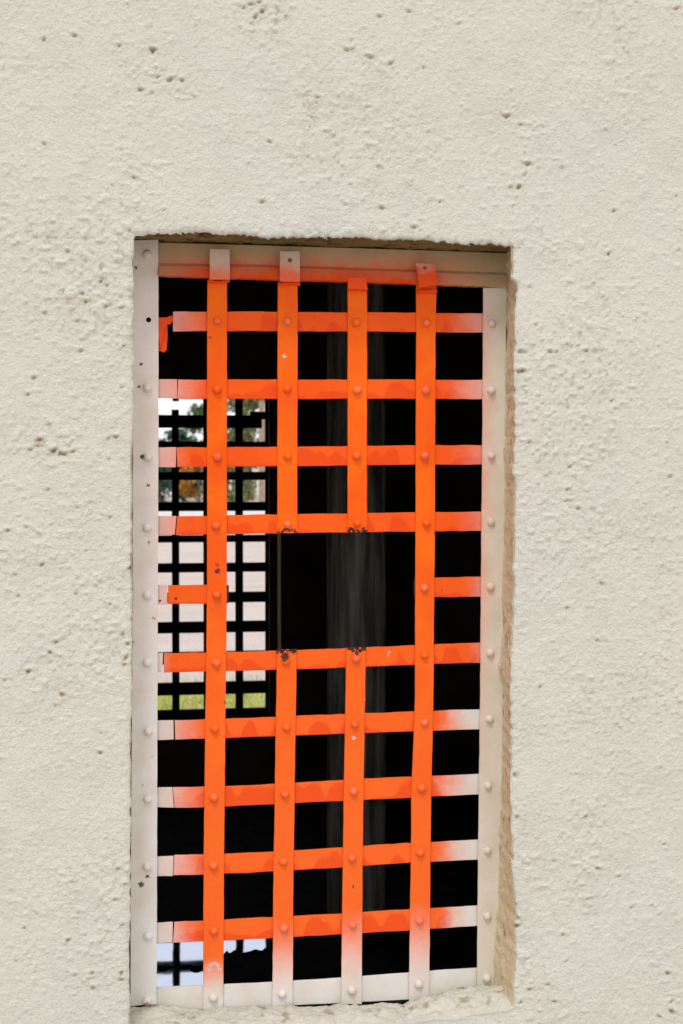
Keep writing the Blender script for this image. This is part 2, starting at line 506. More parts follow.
# ---- reveals (the thickness of the wall in the opening)
YF = 0.012      # where the reveals meet the frame
RB_PX = [(508, 200), (508.5, 246), (508, 288), (507, 320), (505.5, 400), (504, 520), (503, 580), (502, 640), (501, 655), (499, 664), (500, 674), (503, 684),
         (502, 760), (501.5, 800), (500, 850), (498, 900), (495.5, 940), (494, 975), (493, 1010), (493, 1060)]
TB_PX = [(100, 240), (133, 240), (165, 242.5), (260, 245), (390, 249), (470, 252), (520, 254), (560, 255)]
Rb, Tb = outline_x(RB_PX, -.004), outline_z(TB_PX, -.004)
def reveal_side(name, front, back, seed, s, jag):
    zs = np.arange(.40, 2.15, .004)
    ts = np.concatenate([np.linspace(0, 1, 30), [1.25, 2.1]])
    Zg, Tg = np.meshgrid(zs, ts, indexing='ij')
    f, b = front(zs)[:, None], back(zs)[:, None]
    Yg = (YW + .003) + Tg * (-.004 - YW - .003)
    prof = np.clip(Tg, 0, 1)
    Xg = f + (b - f) * prof
    Xg = Xg + s * jag * (fbm(Zg, Yg, .02, 3, seed) * .0045 + fbm(Zg, Yg, .007, 2, seed + 3) * .002) * np.clip(Tg * 5, 0, 1)
    Xg = np.where(Tg <= 0, Xg + s * .0015, Xg)
    if s < 0:
        Xg = np.where(Tg > 1.1, Xg + .016 * np.clip((Tg - 1.0) * 6, 0, 1), Xg)
    d = np.clip((fbm(Zg, Yg, .018, 3, seed + 7) - .28) * 2.2, 0, 1)
    grid(name, np.stack([Xg, Yg, Zg], -1), M_REVEAL, bld, attr=d)
def back_r(z): return interp(Rb, z) + n1(z, .011, 13) * .0035 + n1(z, .04, 14) * .003
def back_l(z): return interp(Lf, z) - .004
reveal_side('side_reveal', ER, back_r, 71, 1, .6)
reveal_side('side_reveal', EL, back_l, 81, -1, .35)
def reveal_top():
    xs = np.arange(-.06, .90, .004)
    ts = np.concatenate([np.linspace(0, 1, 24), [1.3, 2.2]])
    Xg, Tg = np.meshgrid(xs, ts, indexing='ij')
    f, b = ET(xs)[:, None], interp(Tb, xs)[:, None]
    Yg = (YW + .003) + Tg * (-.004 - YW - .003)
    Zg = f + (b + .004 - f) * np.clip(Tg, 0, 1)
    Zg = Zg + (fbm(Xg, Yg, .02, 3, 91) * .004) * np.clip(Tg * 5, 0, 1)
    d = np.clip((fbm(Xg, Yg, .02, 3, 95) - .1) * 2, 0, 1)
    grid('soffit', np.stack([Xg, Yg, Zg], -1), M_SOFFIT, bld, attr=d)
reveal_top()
# sill: a rough bed of plaster between the bottom strap and the wall face
SB_PX = [(100, 1008), (131, 1006.5), (160, 1006), (200, 1010), (215, 1008), (260, 1005.5), (300, 1006.5), (330, 1005), (352, 1006), (370, 1005.5), (395, 1004.5),
         (412, 1002), (428, 997), (442, 991), (462, 988), (480, 986), (500, 984), (520, 980), (560, 980)]
Sb = outline_z(SB_PX, -.004)
def sill():
    xs = np.arange(P(127, 1020, YW).x, P(515, 1008, YW).x, .0035)
    ts = np.concatenate([np.linspace(0, 1, 34), [1.2]])
    Xg, Tg = np.meshgrid(xs, ts, indexing='ij')
    f, b = EB(xs)[:, None], (interp(Sb, xs) + n1(xs, .012, 17) * .007)[:, None]
    Yg = (YW + .003) + Tg * (-.003 - YW - .003)
    T = np.clip(Tg, 0, 1)
    Zg = f + (b - f) * T
    Zg = Zg + .010 * np.sin(T * math.pi) * (1 + fbm(Xg, Yg, .15, 2, 101))
    Zg = Zg + (fbm(Xg, Yg, .03, 3, 104) * .006 + fbm(Xg, Yg, .010, 2, 106) * .0032) * np.clip(T * 6, .1, 1) * np.clip((1.1 - T) * 6, .25, 1)
    Zg = np.where(Tg > 1, Zg - .05, Zg)
    d = np.clip((fbm(Xg, Yg, .022, 3, 109) - .30) * 3.5, 0, 1) * (.35 + .65 * T)
    Yg = np.where(Tg <= 0, YW - .0035, Yg)
    V = np.stack([Xg, Yg, Zg], -1)
    hem = V[:, :1].copy()                       # front edge turned down into the wall
    hem[:, :, 1] = YW + .010
    hem[:, :, 2] -= .02
    V = np.concatenate([hem, V], 1)
    d = np.concatenate([d[:, :1], d], 1)
    grid('sill', V, M_SILL, bld, attr=d)
sill()

# ---- solid core of the front wall, room, roof
OX0, OX1, OZ0, OZ1 = -.022, .872, .440, 2.075
Y0c = YW + .02
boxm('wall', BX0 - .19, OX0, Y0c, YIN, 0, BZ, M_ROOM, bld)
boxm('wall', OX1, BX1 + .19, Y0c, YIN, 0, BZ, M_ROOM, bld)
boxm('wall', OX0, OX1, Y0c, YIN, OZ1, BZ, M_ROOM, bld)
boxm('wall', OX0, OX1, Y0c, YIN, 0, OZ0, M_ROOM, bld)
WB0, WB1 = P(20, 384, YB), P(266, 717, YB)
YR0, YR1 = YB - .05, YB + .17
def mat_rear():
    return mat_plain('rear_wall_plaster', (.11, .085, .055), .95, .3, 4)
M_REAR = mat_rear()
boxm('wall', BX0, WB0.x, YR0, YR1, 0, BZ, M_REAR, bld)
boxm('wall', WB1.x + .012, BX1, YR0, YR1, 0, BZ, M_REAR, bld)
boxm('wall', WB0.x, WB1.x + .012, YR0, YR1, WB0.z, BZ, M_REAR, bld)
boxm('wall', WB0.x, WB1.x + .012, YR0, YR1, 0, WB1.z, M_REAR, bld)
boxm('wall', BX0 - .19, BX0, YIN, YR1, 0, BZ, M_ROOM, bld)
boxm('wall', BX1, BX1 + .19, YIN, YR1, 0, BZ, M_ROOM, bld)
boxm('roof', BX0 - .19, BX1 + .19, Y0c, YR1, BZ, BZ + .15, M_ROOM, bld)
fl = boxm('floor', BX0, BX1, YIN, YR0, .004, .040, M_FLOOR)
tag(fl, kind='structure')

# ------------------------------------------------------------------ the strap iron grille
gr = empty('window_grille', (.42, 0, .45))
tag(gr, 'orange sprayed strap iron window grille with a hole cut in its middle', 'window grille')
def wx(px): return P(px, 600, 0).x
def wz(py, px=318): return P(px, py, 0).z

def paintprops(o, l=(-9, -8), r=(8, 9), z=(-9, -8), u=(8, 9), amt=1.0, scal=0.0, red=0.0, c0=-5.0, burn=0.0):
    for k, v in dict(l0=l[0], l1=l[1], r0=r[0], r1=r[1], z0=z[0], z1=z[1], u0=u[0], u1=u[1], amt=amt, scal=scal, red=red, c0=c0, burn=burn).items():
        o[k] = float(v)
    return o

def ribbon(name, secs, Y, t, m, parent, step=.012, wob=.0004, bow=.0010, seed=0, ragged=(0, 0)):
    """flat bar from cross sections [(point a, point b)] given as pixels; front face at Y, thickness t, chamfered"""
    A = [(P(s[0], s[1], Y), P(s[2], s[3], Y)) for s in secs]
    cen = [(a + b) / 2 for a, b in A]
    d = [0]
    for i in range(1, len(cen)):
        d.append(d[-1] + (cen[i] - cen[i - 1]).length)
    n = max(2, int(d[-1] / step)) + 1
    ts = np.linspace(0, d[-1], n)
    arr = np.array([[*a, *b] for a, b in A])
    arr = np.stack([np.interp(ts, d, arr[:, k]) for k in range(6)], 1)
    if n > 20:                         # ease the bends
        for _ in range(4):
            arr[1:-1] = (arr[:-2] + 2 * arr[1:-1] + arr[2:]) / 4
    dy = n1(ts + seed * 1.7, .13, seed + 1) * 2 * bow
    ja, jb = n1(ts + seed, .02, seed + 2) * 2 * wob, n1(ts + seed, .023, seed + 3) * 2 * wob
    verts, faces = [], []
    c = .0007
    M = 1 if not (ragged[0] or ragged[1]) else 6
    for i in range(n):
        a, b = Vector(arr[i, :3]), Vector(arr[i, 3:])
        w = (b - a).normalized()
        a = a + w * ja[i]
        b = b + w * jb[i]
        y = Vector((0, dy[i], 0))
        verts += [a + y + Vector((0, c, 0)), a + y + w * c, b + y - w * c, b + y + Vector((0, c, 0)), b + y + Vector((0, t, 0)), a + y + Vector((0, t, 0))]
    for i in range(n - 1):
        for k in range(6):
            k2 = (k + 1) % 6
            faces.append((i * 6 + k, i * 6 + k2, (i + 1) * 6 + k2, (i + 1) * 6 + k))
    faces.append(tuple(range(5, -1, -1)))
    faces.append(tuple((n - 1) * 6 + k for k in range(6)))
    o = pyd(name, verts, faces, m, parent)
    bm = bmesh.new()
    bm.from_mesh(o.data)
    bmesh.ops.recalc_face_normals(bm, faces=list(bm.faces))
    bm.to_mesh(o.data)
    bm.free()
    return o

def plate_with_hole(name, quad, hole, rad, Y, t, m, parent, Ys=None):
    """four pixel corners tl, tr, br, bl and a round hole punched through"""
    Ys = Ys or [Y] * 4
    C4 = [P(q[0], q[1], y) for q, y in zip(quad, Ys)]
    h = P(hole[0], hole[1], sum(Ys) / 4)
    N = 24
    outer, inner = [], []
    nrm = (C4[1] - C4[0]).cross(C4[3] - C4[0]).normalized()
    if nrm.y > 0: nrm = -nrm
    per = N // 4
    for e in range(4):
        for k in range(per):
            outer.append(C4[e].lerp(C4[(e + 1) % 4], k / per))
    ex = (C4[1] - C4[0]).normalized()
    ez = nrm.cross(ex)
    h = h - nrm * (h - C4[0]).dot(nrm)
    for q in outer:
        d = q - h
        a = math.atan2(d.dot(ez), d.dot(ex))
        inner.append(h + ex * math.cos(a) * rad + ez * math.sin(a) * rad)
    off = -nrm * t
    V = outer + inner + [q + off for q in outer] + [q + off for q in inner]
    F = []
    for k in range(N):
        j = (k + 1) % N
        F.append((k, j, N + j, N + k))
        F.append((2 * N + j, 2 * N + k, 3 * N + k, 3 * N + j))
        F.append((j, k, 2 * N + k, 2 * N + j))
        F.append((N + k, N + j, 3 * N + j, 3 * N + k))
    o = pyd(name, V, F, m, parent)
    bm = bmesh.new()
    bm.from_mesh(o.data)
    bmesh.ops.recalc_face_normals(bm, faces=list(bm.faces))
    bm.to_mesh(o.data)
    bm.free()
    return o

def rivet_mesh():
    V, F = [], []
    prof = [(.0090, 0), (.0091, .0040), (.0082, .0078), (.0060, .0106), (.0032, .0122)]
    N = 14
    for r, h in prof:
        for k in range(N):
            a = 2 * math.pi * k / N
            V.append((r * math.cos(a), -h, r * math.sin(a)))
    V.append((0, -.0127, 0))
    for i in range(len(prof) - 1):
        for k in range(N):
            j = (k + 1) % N
            F.append((i * N + k, i * N + j, (i + 1) * N + j, (i + 1) * N + k))
    top = len(V) - 1
    for k in range(N):
        F.append(((len(prof) - 1) * N + k, (len(prof) - 1) * N + (k + 1) % N, top))
    me = bpy.data.meshes.new('rivet')
    me.from_pydata(V, [], F)
    me.update()
    me.shade_smooth()
    return me
RV = {}
PROPS = ('l0', 'l1', 'r0', 'r1', 'z0', 'z1', 'u0', 'u1', 'amt', 'red')
def rivet(px, py, Y, m, parent, sc=1.0, burn=False):
    if m.name not in RV:
        RV[m.name] = rivet_mesh()
        RV[m.name].materials.append(m)
    o = bpy.data.objects.new('rivet', RV[m.name])
    COL.objects.link(o)
    o.parent = parent
    base = Vector(gr.location)
    o.location = P(px, py, Y) - base + Vector((0, .0012, 0)) - Vector(parent.location) if parent is gr else P(px, py, Y) + Vector((0, .0012, 0))
    s = sc * random.uniform(.93, 1.06)
    o.scale = (s, s * random.uniform(.8, 1.05), s)
    o.rotation_euler = (random.uniform(-.12, .12), random.uniform(0, 6), random.uniform(-.12, .12))
    paintprops(o, scal=0.0)
    for k in PROPS:
        if k in parent: o[k] = parent[k]
    o['amt'] = parent['amt'] * random.uniform(.88, 1.0)
    return o
YH, YV, YS = .0052, .0006, -.0040      # front faces: level straps, upright straps, stiles
TH = .0042

# level straps: rows of (x, top, bottom)
ROWS = {
    1: [(173, 311.6, 331.2), (190, 311.4, 331.3), (250, 311.4, 331.0), (320, 312, 331.4), (390, 312.4, 331.7), (460, 313.1, 332.4), (490, 313.4, 332.7)],
    2: [(150, 379.4, 398.8), (190, 379.6, 399.2), (250, 379.5, 399.0), (390, 379.5, 398.8), (490, 380, 399.2)],
    3: [(150, 447.3, 467.2), (180, 447.3, 467.2), (250, 447, 466.7), (320, 446.5, 466), (395, 445.3, 464.8), (490, 445.2, 464.6)],
    4: [(150, 516.6, 535.6), (180, 516.4, 535.2), (250, 514.7, 533.7), (320, 513.9, 532.8), (395, 512.5, 531.8), (490, 511.6, 530.8)],
    6: [(150, 653.6, 672.6), (180, 653.1, 672.1), (250, 651.6, 670.7), (310, 649.9, 669.2), (380, 646.9, 666.2), (460, 643.6, 663.4), (490, 642.6, 662.6)],
    7: [(150, 721, 740.5), (190, 720, 739.2), (250, 718.2, 737.4), (320, 715.2, 734.7), (390, 712.7, 732.2), (460, 710, 729.8), (490, 709.2, 729)],
    8: [(150, 788, 807.7), (190, 787.2, 807.7), (250, 785.8, 805.7), (340, 780.5, 801), (390, 777.8, 799), (460, 774.9, 795), (490, 774, 794)],
    9: [(150, 856.3, 876), (190, 855, 875), (250, 853.2, 873), (340, 848, 867.6), (390, 844.4, 864), (460, 840.6, 860.5), (490, 839.5, 859.5)],
    10: [(150, 923.7, 943.6), (190, 921.6, 942), (250, 918.7, 939.6), (340, 914.2, 934.7), (400, 910, 931), (460, 906.7, 926.7), (490, 905.4, 925.4)],
    11: [(150, 987.8, 1012), (200, 985.6, 1010), (250, 983.7, 1008), (310, 980.2, 1004.5), (340, 978, 1003.2), (400, 973.8, 1000.2), (460, 969, 996), (497, 966.8, 994)],
}
ROWS5L = [(150, 585.6, 604.4), (180, 585.2, 604.2), (226, 584.6, 603.7)]
ROWS5R = [(418, 577.9, 597.5), (450, 577.4, 597.1), (490, 576.6, 596.3)]
def at_row(row, x):
    a = np.array(row)
    return float(np.interp(x, a[:, 0], a[:, 1])), float(np.interp(x, a[:, 0], a[:, 2]))
def cutrow(row, xa, xb):
    out = [(xa, *at_row(row, xa))] + [r for r in row if xa < r[0] < xb] + [(xb, *at_row(row, xb))]
    return [(x, t, x, b) for x, t, b in out]
# left seam x, spray start/full at left, spray full/none at right
SEAM = {2: (177.5, 130, 215, 440, 520), 3: (176.5, 120, 195, 445, 560), 4: (176, 120, 185, 452, 540), 6: (163, 140, 176, 462, 520),
        7: (174, 140, 210, 436, 474), 8: (173.5, 135, 210, 430, 476), 9: (173.5, 135, 215, 432, 474), 10: (173, 145, 200, 436, 468)}
straps = {}
def level_strap(row, k, xa, xb, l, r, seed, red=.5, amt=1.0, name='level_strap', dY=0.0, scal=1.0, skew=(0, 0), drop=0.0):
    secs = [(x, t + drop, x2, b + drop) for x, t, x2, b in cutrow(row, xa, xb)]
    secs[0] = (secs[0][0] - skew[0], secs[0][1], secs[0][2] + skew[0], secs[0][3])
    secs[-1] = (secs[-1][0] - skew[1], secs[-1][1], secs[-1][2] + skew[1], secs[-1][3])
    o = ribbon(name, secs, YH + dY, TH, M_PAINT, gr, seed=seed, wob=.0007, bow=.0014)
    paintprops(o, (wx(l[0]), wx(l[1])), (wx(r[0]), wx(r[1])), amt=amt, scal=scal, red=red)
    return o
for k, row in ROWS.items():
    if k == 11:
        o = ribbon('level_strap', cutrow(row, 150, 496), YH, TH, M_PAINT, gr, seed=60)
        zz = [P(x, t, 0).z for x, t, b in row]
        paintprops(o, z=(wz(975) - .010, wz(975) + .045), amt=.8, red=.6, scal=0)
        continue
    if k == 1:
        o = level_strap(row, k, 173, 490, (120, 222), (440, 530), 50)
        continue
    sx, l0, l1, r0, r1 = SEAM[k]
    sk, gap = random.uniform(-.9, .9), random.uniform(.2, 1.1)
    level_strap(row, k, sx + gap, 490, (l0, l1), (r0, r1), 40 + k, skew=(sk, 0))
    level_strap(row, k, 150, sx - .4, (110, 215), (900, 950), 20 + k, amt=.8 if k < 5 else .22, name='strap_end', dY=.0012, scal=0, skew=(0, sk * .5 + random.uniform(-.5, .5)), drop=random.uniform(-.7, .9))
o = level_strap(ROWS5L, 5, 168.2, 226, (140, 165), (900, 950), 71)
o = level_strap(ROWS5L, 5, 150, 167.4, (120, 190), (900, 950), 72, amt=.45, name='strap_end', dY=.001, scal=0)
o = level_strap(ROWS5R, 5, 418, 490, (100, 120), (462, 515), 73)
# scars where the middle of this strap was burnt away
pb = ribbon('burnt_stub', [(226, 584.5, 226, 604), (228.9, 585.5, 228.6, 602.5)], YH - .001, TH, M_BURN, gr, seed=91, wob=.001)
pb = ribbon('burnt_stub', [(413.9, 580.5, 414.2, 596), (417.5, 579, 417.5, 597.5)], YH - .001, TH, M_BURN, gr, seed=92, wob=.001)

# torn end of the top strap, still hanging on the stile
def torn_stub():
    pts = [(156, 317.5), (166, 317.5), (171.5, 315.5), (173.6, 319.5), (170.5, 324), (167.4, 324.5), (167.8, 337), (166.6, 350), (163.5, 352.6), (161, 350.8), (156, 352)]
    V = [P(x, y, YH + .001 - (.004 if i in (2, 3) else 0) - (.010 if i in (7, 8, 9) else 0)) for i, (x, y) in enumerate(pts)]
    n = len(V)
    V += [v + Vector((0, .003, 0)) for v in V]
    F = [(0, 1, 2, 3, 4), (0, 4, 5), (0, 5, 6, 7, 8, 9, 10)]
    F += [tuple(n + i for i in reversed(f)) for f in F] + [((i + 1) % n, i, n + i, n + (i + 1) % n) for i in range(n)]
    o = pyd('torn_stub', V, F, M_PAINT, gr)
    paintprops(o, red=1.0, scal=.0)
    tag(o, 'torn red end of the top strap')
torn_stub()

# upright straps: (y, left, right)
V1 = [(281, 207.4, 227.2), (330, 207.2, 227.1), (585, 207.0, 226.9), (660, 206.2, 226.2), (740, 205.2, 225.3), (850, 203.7, 224.2), (985, 203.2, 223.4), (1012, 203, 223.2)]
V2 = [(283, 277.8, 297.8), (480, 277.5, 297.5), (533, 277.5, 297.5), (649, 276.9, 296.7), (680, 276.6, 296.4), (740, 275.6, 295.5), (870, 273.7, 293.6), (980, 272.6, 292.8), (1008, 272.3, 292.6)]
V3 = [(279, 347.8, 367.2), (450, 347.8, 367.1), (532.5, 347.8, 367.2), (647, 346.4, 366), (700, 345.7, 365.2), (780, 344.0, 363.7), (850, 343.2, 362.8), (990, 341.3, 361.9), (1004, 341.2, 361.7)]
V4 = [(284, 416.3, 436.6), (330, 416.2, 435.7), (540, 415.7, 434.9), (640, 415.3, 434), (705, 415.0, 433.6), (745, 413.6, 432.6), (785, 411.7, 431.6), (850, 411.2, 430.7), (980, 409.2, 429.5), (1001, 409, 429.3)]
def cutcol(col, ya, yb):
    a = np.array(col)
    f = lambda y: (y, float(np.interp(y, a[:, 0], a[:, 1])), float(np.interp(y, a[:, 0], a[:, 2])))
    out = [f(ya)] + [c for c in col if ya < c[0] < yb] + [f(yb)]
    return [(l, y, r, y) for y, l, r in out]
def colx(col, y):
    a = np.array(col)
    return float(np.interp(y, a[:, 0], a[:, 1]) + np.interp(y, a[:, 0], a[:, 2])) / 2
ALLROWS = dict(ROWS)
def upright(col, ya, yb, seed, z, rows, c0=-5, burn=0.0):
    o = ribbon('upright_strap', cutcol(col, ya, yb), YV, TH, M_PAINT, gr, seed=seed)
    paintprops(o, z=z, c0=c0, burn=burn)
    for k in rows:
        for _ in range(2):
            pass
        if k == 5:
            x = colx(col, 594)
            t, b = at_row(ROWS5L if x < 300 else ROWS5R, x)
        else:
            x = colx(col, at_row(ROWS[k], colx(col, 600))[0])
            t, b = at_row(ROWS[k], x)
        cy = (t + b) / 2 + .5
        if k == 11: cy = t + 12.5
        rivet(x + random.uniform(-1.2, .9), cy + random.uniform(-.8, .8), YV, M_PAINT, o, .96)
    return o
R_ALL = [1, 2, 3, 4, 5, 6, 7, 8, 9, 10, 11]
upright(V1, 281, 1012, 1, (wz(996), wz(948)), R_ALL)
upright(V2, 283, 533.2, 2, (-9, -8), [1, 2, 3, 4], wz(533.5), 1.0)
upright(V2, 649.3, 1008, 3, (wz(1003), wz(915)), [6, 7, 8, 9, 10, 11], wz(650), 1.0)
upright(V3, 279, 532.3, 4, (-9, -8), [1, 2, 3, 4], wz(532.5), 1.0)
upright(V3, 647.2, 1004, 5, (wz(1000), wz(905)), [6, 7, 8, 9, 10, 11], wz(648), 1.0)
upright(V4, 284, 1001, 6, (wz(1000), wz(900)), R_ALL)

# stiles
def stile_left():
    secs = [(132.8, 240.3, 158.4, 239.8), (132.9, 308, 158.5, 308)]
    o1 = ribbon('stile', secs, YS, .0048, M_STILE, gr, seed=11)
    o2 = plate_with_hole('stile', [(132.9, 308.0), (158.5, 308.0), (158.5, 332), (132.9, 332)], (148.6, 319.8), .0052, YS, .0048, M_STILE, gr)
    o3 = ribbon('stile', [(132.9, 332, 158.5, 332), (133, 420, 158.6, 420), (132.6, 560, 158.0, 560), (131.8, 700, 157.6, 700), (130.6, 900, 157.0, 900), (130.3, 1006, 156.6, 1004)],
                YS, .0048, M_STILE, gr, seed=12, bow=.0004)
    # one bar: join the three lengths
    bm = bmesh.new()
    for o in (o1, o2, o3):
        bm.from_mesh(o.data)
    bmesh.ops.remove_doubles(bm, verts=bm.verts, dist=.0002)
    bm.to_mesh(o1.data)
    bm.free()
    for o in (o2, o3):
        me = o.data
        bpy.data.objects.remove(o)
        bpy.data.meshes.remove(me)
    paintprops(o1, l=(wx(118), wx(205)), z=(wz(900), wz(500)), u=(wz(268), wz(240)), amt=.19, red=.8)
    for y in (255, 388, 457, 527, 595, 663, 731, 799, 867, 935, 1000):
        rivet(147.7 + random.uniform(-.8, .8), y + random.uniform(-.6, .6), YS, M_STILE, o1, 1.02)
stile_left()
o = ribbon('stile', [(483.6, 287.8, 507, 287.4), (483.4, 320, 506.4, 320), (482.6, 430, 505.6, 430), (481.7, 540, 505.2, 540), (480.4, 700, 503, 700), (478.5, 850, 501.5, 850),
                     (477.5, 960, 499, 960), (477.2, 994, 498, 994)], YS, .0048, M_RSTILE, gr, seed=13, bow=.0004)
paintprops(o, r=(wx(466), wx(500)), z=(wz(860), wz(560)), u=(wz(330), wz(285)), amt=.6, red=.8)
for y, x in ((323.6, 491.4), (391, 491.2), (456, 491), (522, 490.8), (587, 490.5), (653, 490), (719, 489), (785.5, 488), (850.6, 487.5), (916, 487), (977.5, 486.5)):
    rivet(x, y, YS, M_RSTILE, o, .95)

# head rail: an angle, upper web and a flared lower lip
def head_rail():
    top = [(150, 242.2), (165, 242.8), (260, 245.4), (390, 249.3), (470, 252), (511, 253.5)]
    cr = [(150, 263.8), (165, 264.4), (260, 265.6), (390, 270), (470, 272.5), (511, 274)]
    bot = [(150, 274.0), (165, 275.0), (260, 278), (390, 282.2), (470, 285), (511, 286.5)]
    xs = np.linspace(158.7, 510, 100)
    rows = []
    for x in xs:
        t, c, b = (float(interp(q, x)) for q in (top, cr, bot))
        jag = .35 * float(n1(x, 5, 19)) * 2
        yb = -.016
        pb_ = P(x, b + jag, yb)
        rows.append([P(x, t, .008), P(x, c - 1.0, .004), P(x, c, .0005), P(x, c + 1.5, -.004), pb_, pb_ + Vector((0, .003, -.0012)), pb_ + Vector((0, .045, .001)), P(x, t, .045)])
    V = np.array([[tuple(v) for v in r] for r in rows])
    o = grid('head_rail', V, M_HEAD, gr, smooth=False, flip=False)
    bm = bmesh.new()
    bm.from_mesh(o.data)
    bmesh.ops.recalc_face_normals(bm, faces=list(bm.faces))
    bm.to_mesh(o.data)
    bm.free()
    paintprops(o, l=(wx(110), wx(215)), r=(wx(395), wx(510)), u=(P(300, 284, 0).z, P(300, 243, 0).z), amt=1.0, red=1.0)
    # the gap filler between rail and stile on the right
    return o
head_rail()
# bent strap ends hooked over the rail
def tab(secs, hole, seed, amt, u, red=.9):
    q, Ys = secs
    if hole:
        o = plate_with_hole('strap_tab', q, hole, .0046, 0, .004, M_TAB, gr, Ys)
    else:
        V = [P(a, b, y) for (a, b), y in zip(q, Ys)]
        V += [v + Vector((0, .004, 0)) for v in V]
        o = pyd('strap_tab', V, [(3, 2, 1, 0), (4, 5, 6, 7), (0, 1, 5, 4), (1, 2, 6, 5), (2, 3, 7, 6), (3, 0, 4, 7)], M_TAB, gr)
        bm = bmesh.new()
        bm.from_mesh(o.data)
        bmesh.ops.recalc_face_normals(bm, faces=list(bm.faces))
        bm.to_mesh(o.data)
        bm.free()
    paintprops(o, u=u, amt=amt, red=red)
    return o
tab(([(209.8, 249), (229.6, 249.4), (229.8, 279.5), (209.8, 279.5)], [-.020, -.020, -.024, -.024]), None, 1, .75, (wz(281), wz(262)))
tab(([(280, 251.2), (299.6, 251.6), (300.2, 281.6), (279.8, 281.4)], [-.020, -.020, -.024, -.024]), (290, 260), 2, .85, (wz(280), wz(256)))
tab(([(416, 263.4), (435.4, 264.2), (437.4, 284.5), (419.2, 287.4)], [-.018, -.018, -.028, -.034]), (425.5, 266.8), 3, 1.0, (wz(272), wz(255)))
# returns from tab to strap, ragged weld beads
def bead(x0, x1, y, seed):
    n = 9
    xs = np.linspace(x0, x1, n)
    V, F = [], []
    rr = np.random.default_rng(seed)
    for i, x in enumerate(xs):
        c = P(x, y + rr.uniform(-1, 1), -.004)
        r = rr.uniform(.0028, .005)
        for k in range(6):
            a = k * math.pi / 3
            V.append(c + Vector((0, math.cos(a) * r * 1.6, math.sin(a) * r)))
    for i in range(n - 1):
        for k in range(6):
            F.append((i * 6 + k, i * 6 + (k + 1) % 6, (i + 1) * 6 + (k + 1) % 6, (i + 1) * 6 + k))
    F += [tuple(range(6)), tuple((n - 1) * 6 + k for k in range(6))]
    o = pyd('weld_bead', V, F, M_PAINT, gr, smooth=True)
    paintprops(o, red=1.0)
    o.parent = gr
bead(207.5, 229.5, 281.5, 1)
bead(278, 300, 283.5, 2)
bead(347.5, 367.5, 289, 3)
bead(417, 436.6, 290.5, 4)
# stub of the third strap going up on the lip
o = ribbon('strap_tab', [(348.2, 277.5, 367, 278.2), (347.9, 289, 367.3, 289)], -.019, .006, M_PAINT, gr, seed=33)
paintprops(o, red=1.0)

# ------------------------------------------------------------------ inside the room
# rear grille seen through the front one
rg = empty('lattice_grille', (WB0.x, YB, WB1.z))
tag(rg, 'black barred lattice grille in the far opening, daylight behind it', 'window grille')
def bar(px0, py0, px1, py1, Y=YB, t=.006, name='bar'):
    a, b = P(px0, py0, Y), P(px1, py1, Y)
    return boxm(name, min(a.x, b.x), max(a.x, b.x), Y, Y + t, min(a.z, b.z), max(a.z, b.z), M_DARKIRON, rg, bevel=.0012)
for x0, x1, y0 in ((76, 84, 384), (108, 116, 384), (139.5, 148, 384), (171.5, 179.7, 409.5), (203, 211.3, 384), (235, 243.4, 384)):
    bar(x0, y0, x1, 718, Y=YB - .007)
bar(172.5, 384, 179.0, 401.3, Y=YB - .007)
for y0, y1, xr in ((441, 447.5, 266), (472, 480, 266), (502.8, 510.8, 266), (536.5, 541.8, 266), (564.8, 571.6, 266), (594.7, 602, 266), (624.4, 631.8, 266),
                   (655, 662.5, 266), (686, 693.2, 266)):
    bar(20, y0, xr, y1)
bar(20, 414.2, 262, 428.2, Y=YB - .012)                     # the wide rail, stopping short of the frame
bar(250, 411.5, 266, 419.5, Y=YB - .018, name='latch_plate')
bar(20, 713.6, 276, 719.5, name='frame_rail')
bar(20, 384, 276, 397.0, name='frame_rail')
bar(265.2, 384, 276.5, 719.5, Y=YB - .008, name='frame_stile')

# weathered post
def post():
    c = P(356.5, 600, 1.9)
    w = (P(383, 600, 1.9) - P(330, 600, 1.9)).length / 2
    N, nz = 28, 60
    V, F = [], []
    for j in range(nz):
        z = .02 + (BZ - .02) * j / (nz - 1)
        for k in range(N):
            a = 2 * math.pi * k / N
            # square section with well rounded arrises
            ca, sa = math.cos(a), math.sin(a)
            r = w * (abs(ca) ** 3.2 + abs(sa) ** 3.2) ** (-1 / 3.2) * .97
            r *= 1 + .025 * (float(vnoise(np.array(k * 1.3), np.array(z * 1.2), 5)) - .5) + (-.018 if k % 5 == 2 else 0)
            th = .5
            V.append((c.x + r * math.cos(a + th), c.y + r * math.sin(a + th), z))
    for j in range(nz - 1):
        for k in range(N):
            F.append((j * N + k, j * N + (k + 1) % N, (j + 1) * N + (k + 1) % N, (j + 1) * N + k))
    o = pyd('timber_post', V, F, M_POST, None, smooth=True)
    tag(o, 'weathered grey timber post standing in the dark room behind the cut hole', 'post')
post()
def lath():
    Y = 1.75
    a, b = P(277.8, 560, Y), P(280.9, 560, Y)
    o = boxm('wooden_lath', a.x, b.x, Y, Y + .02, .02, 2.05, M_LATH, None, bevel=.002)
    tag(o, 'thin pale wooden lath standing upright in the dark room left of the timber post', 'lath')
lath()

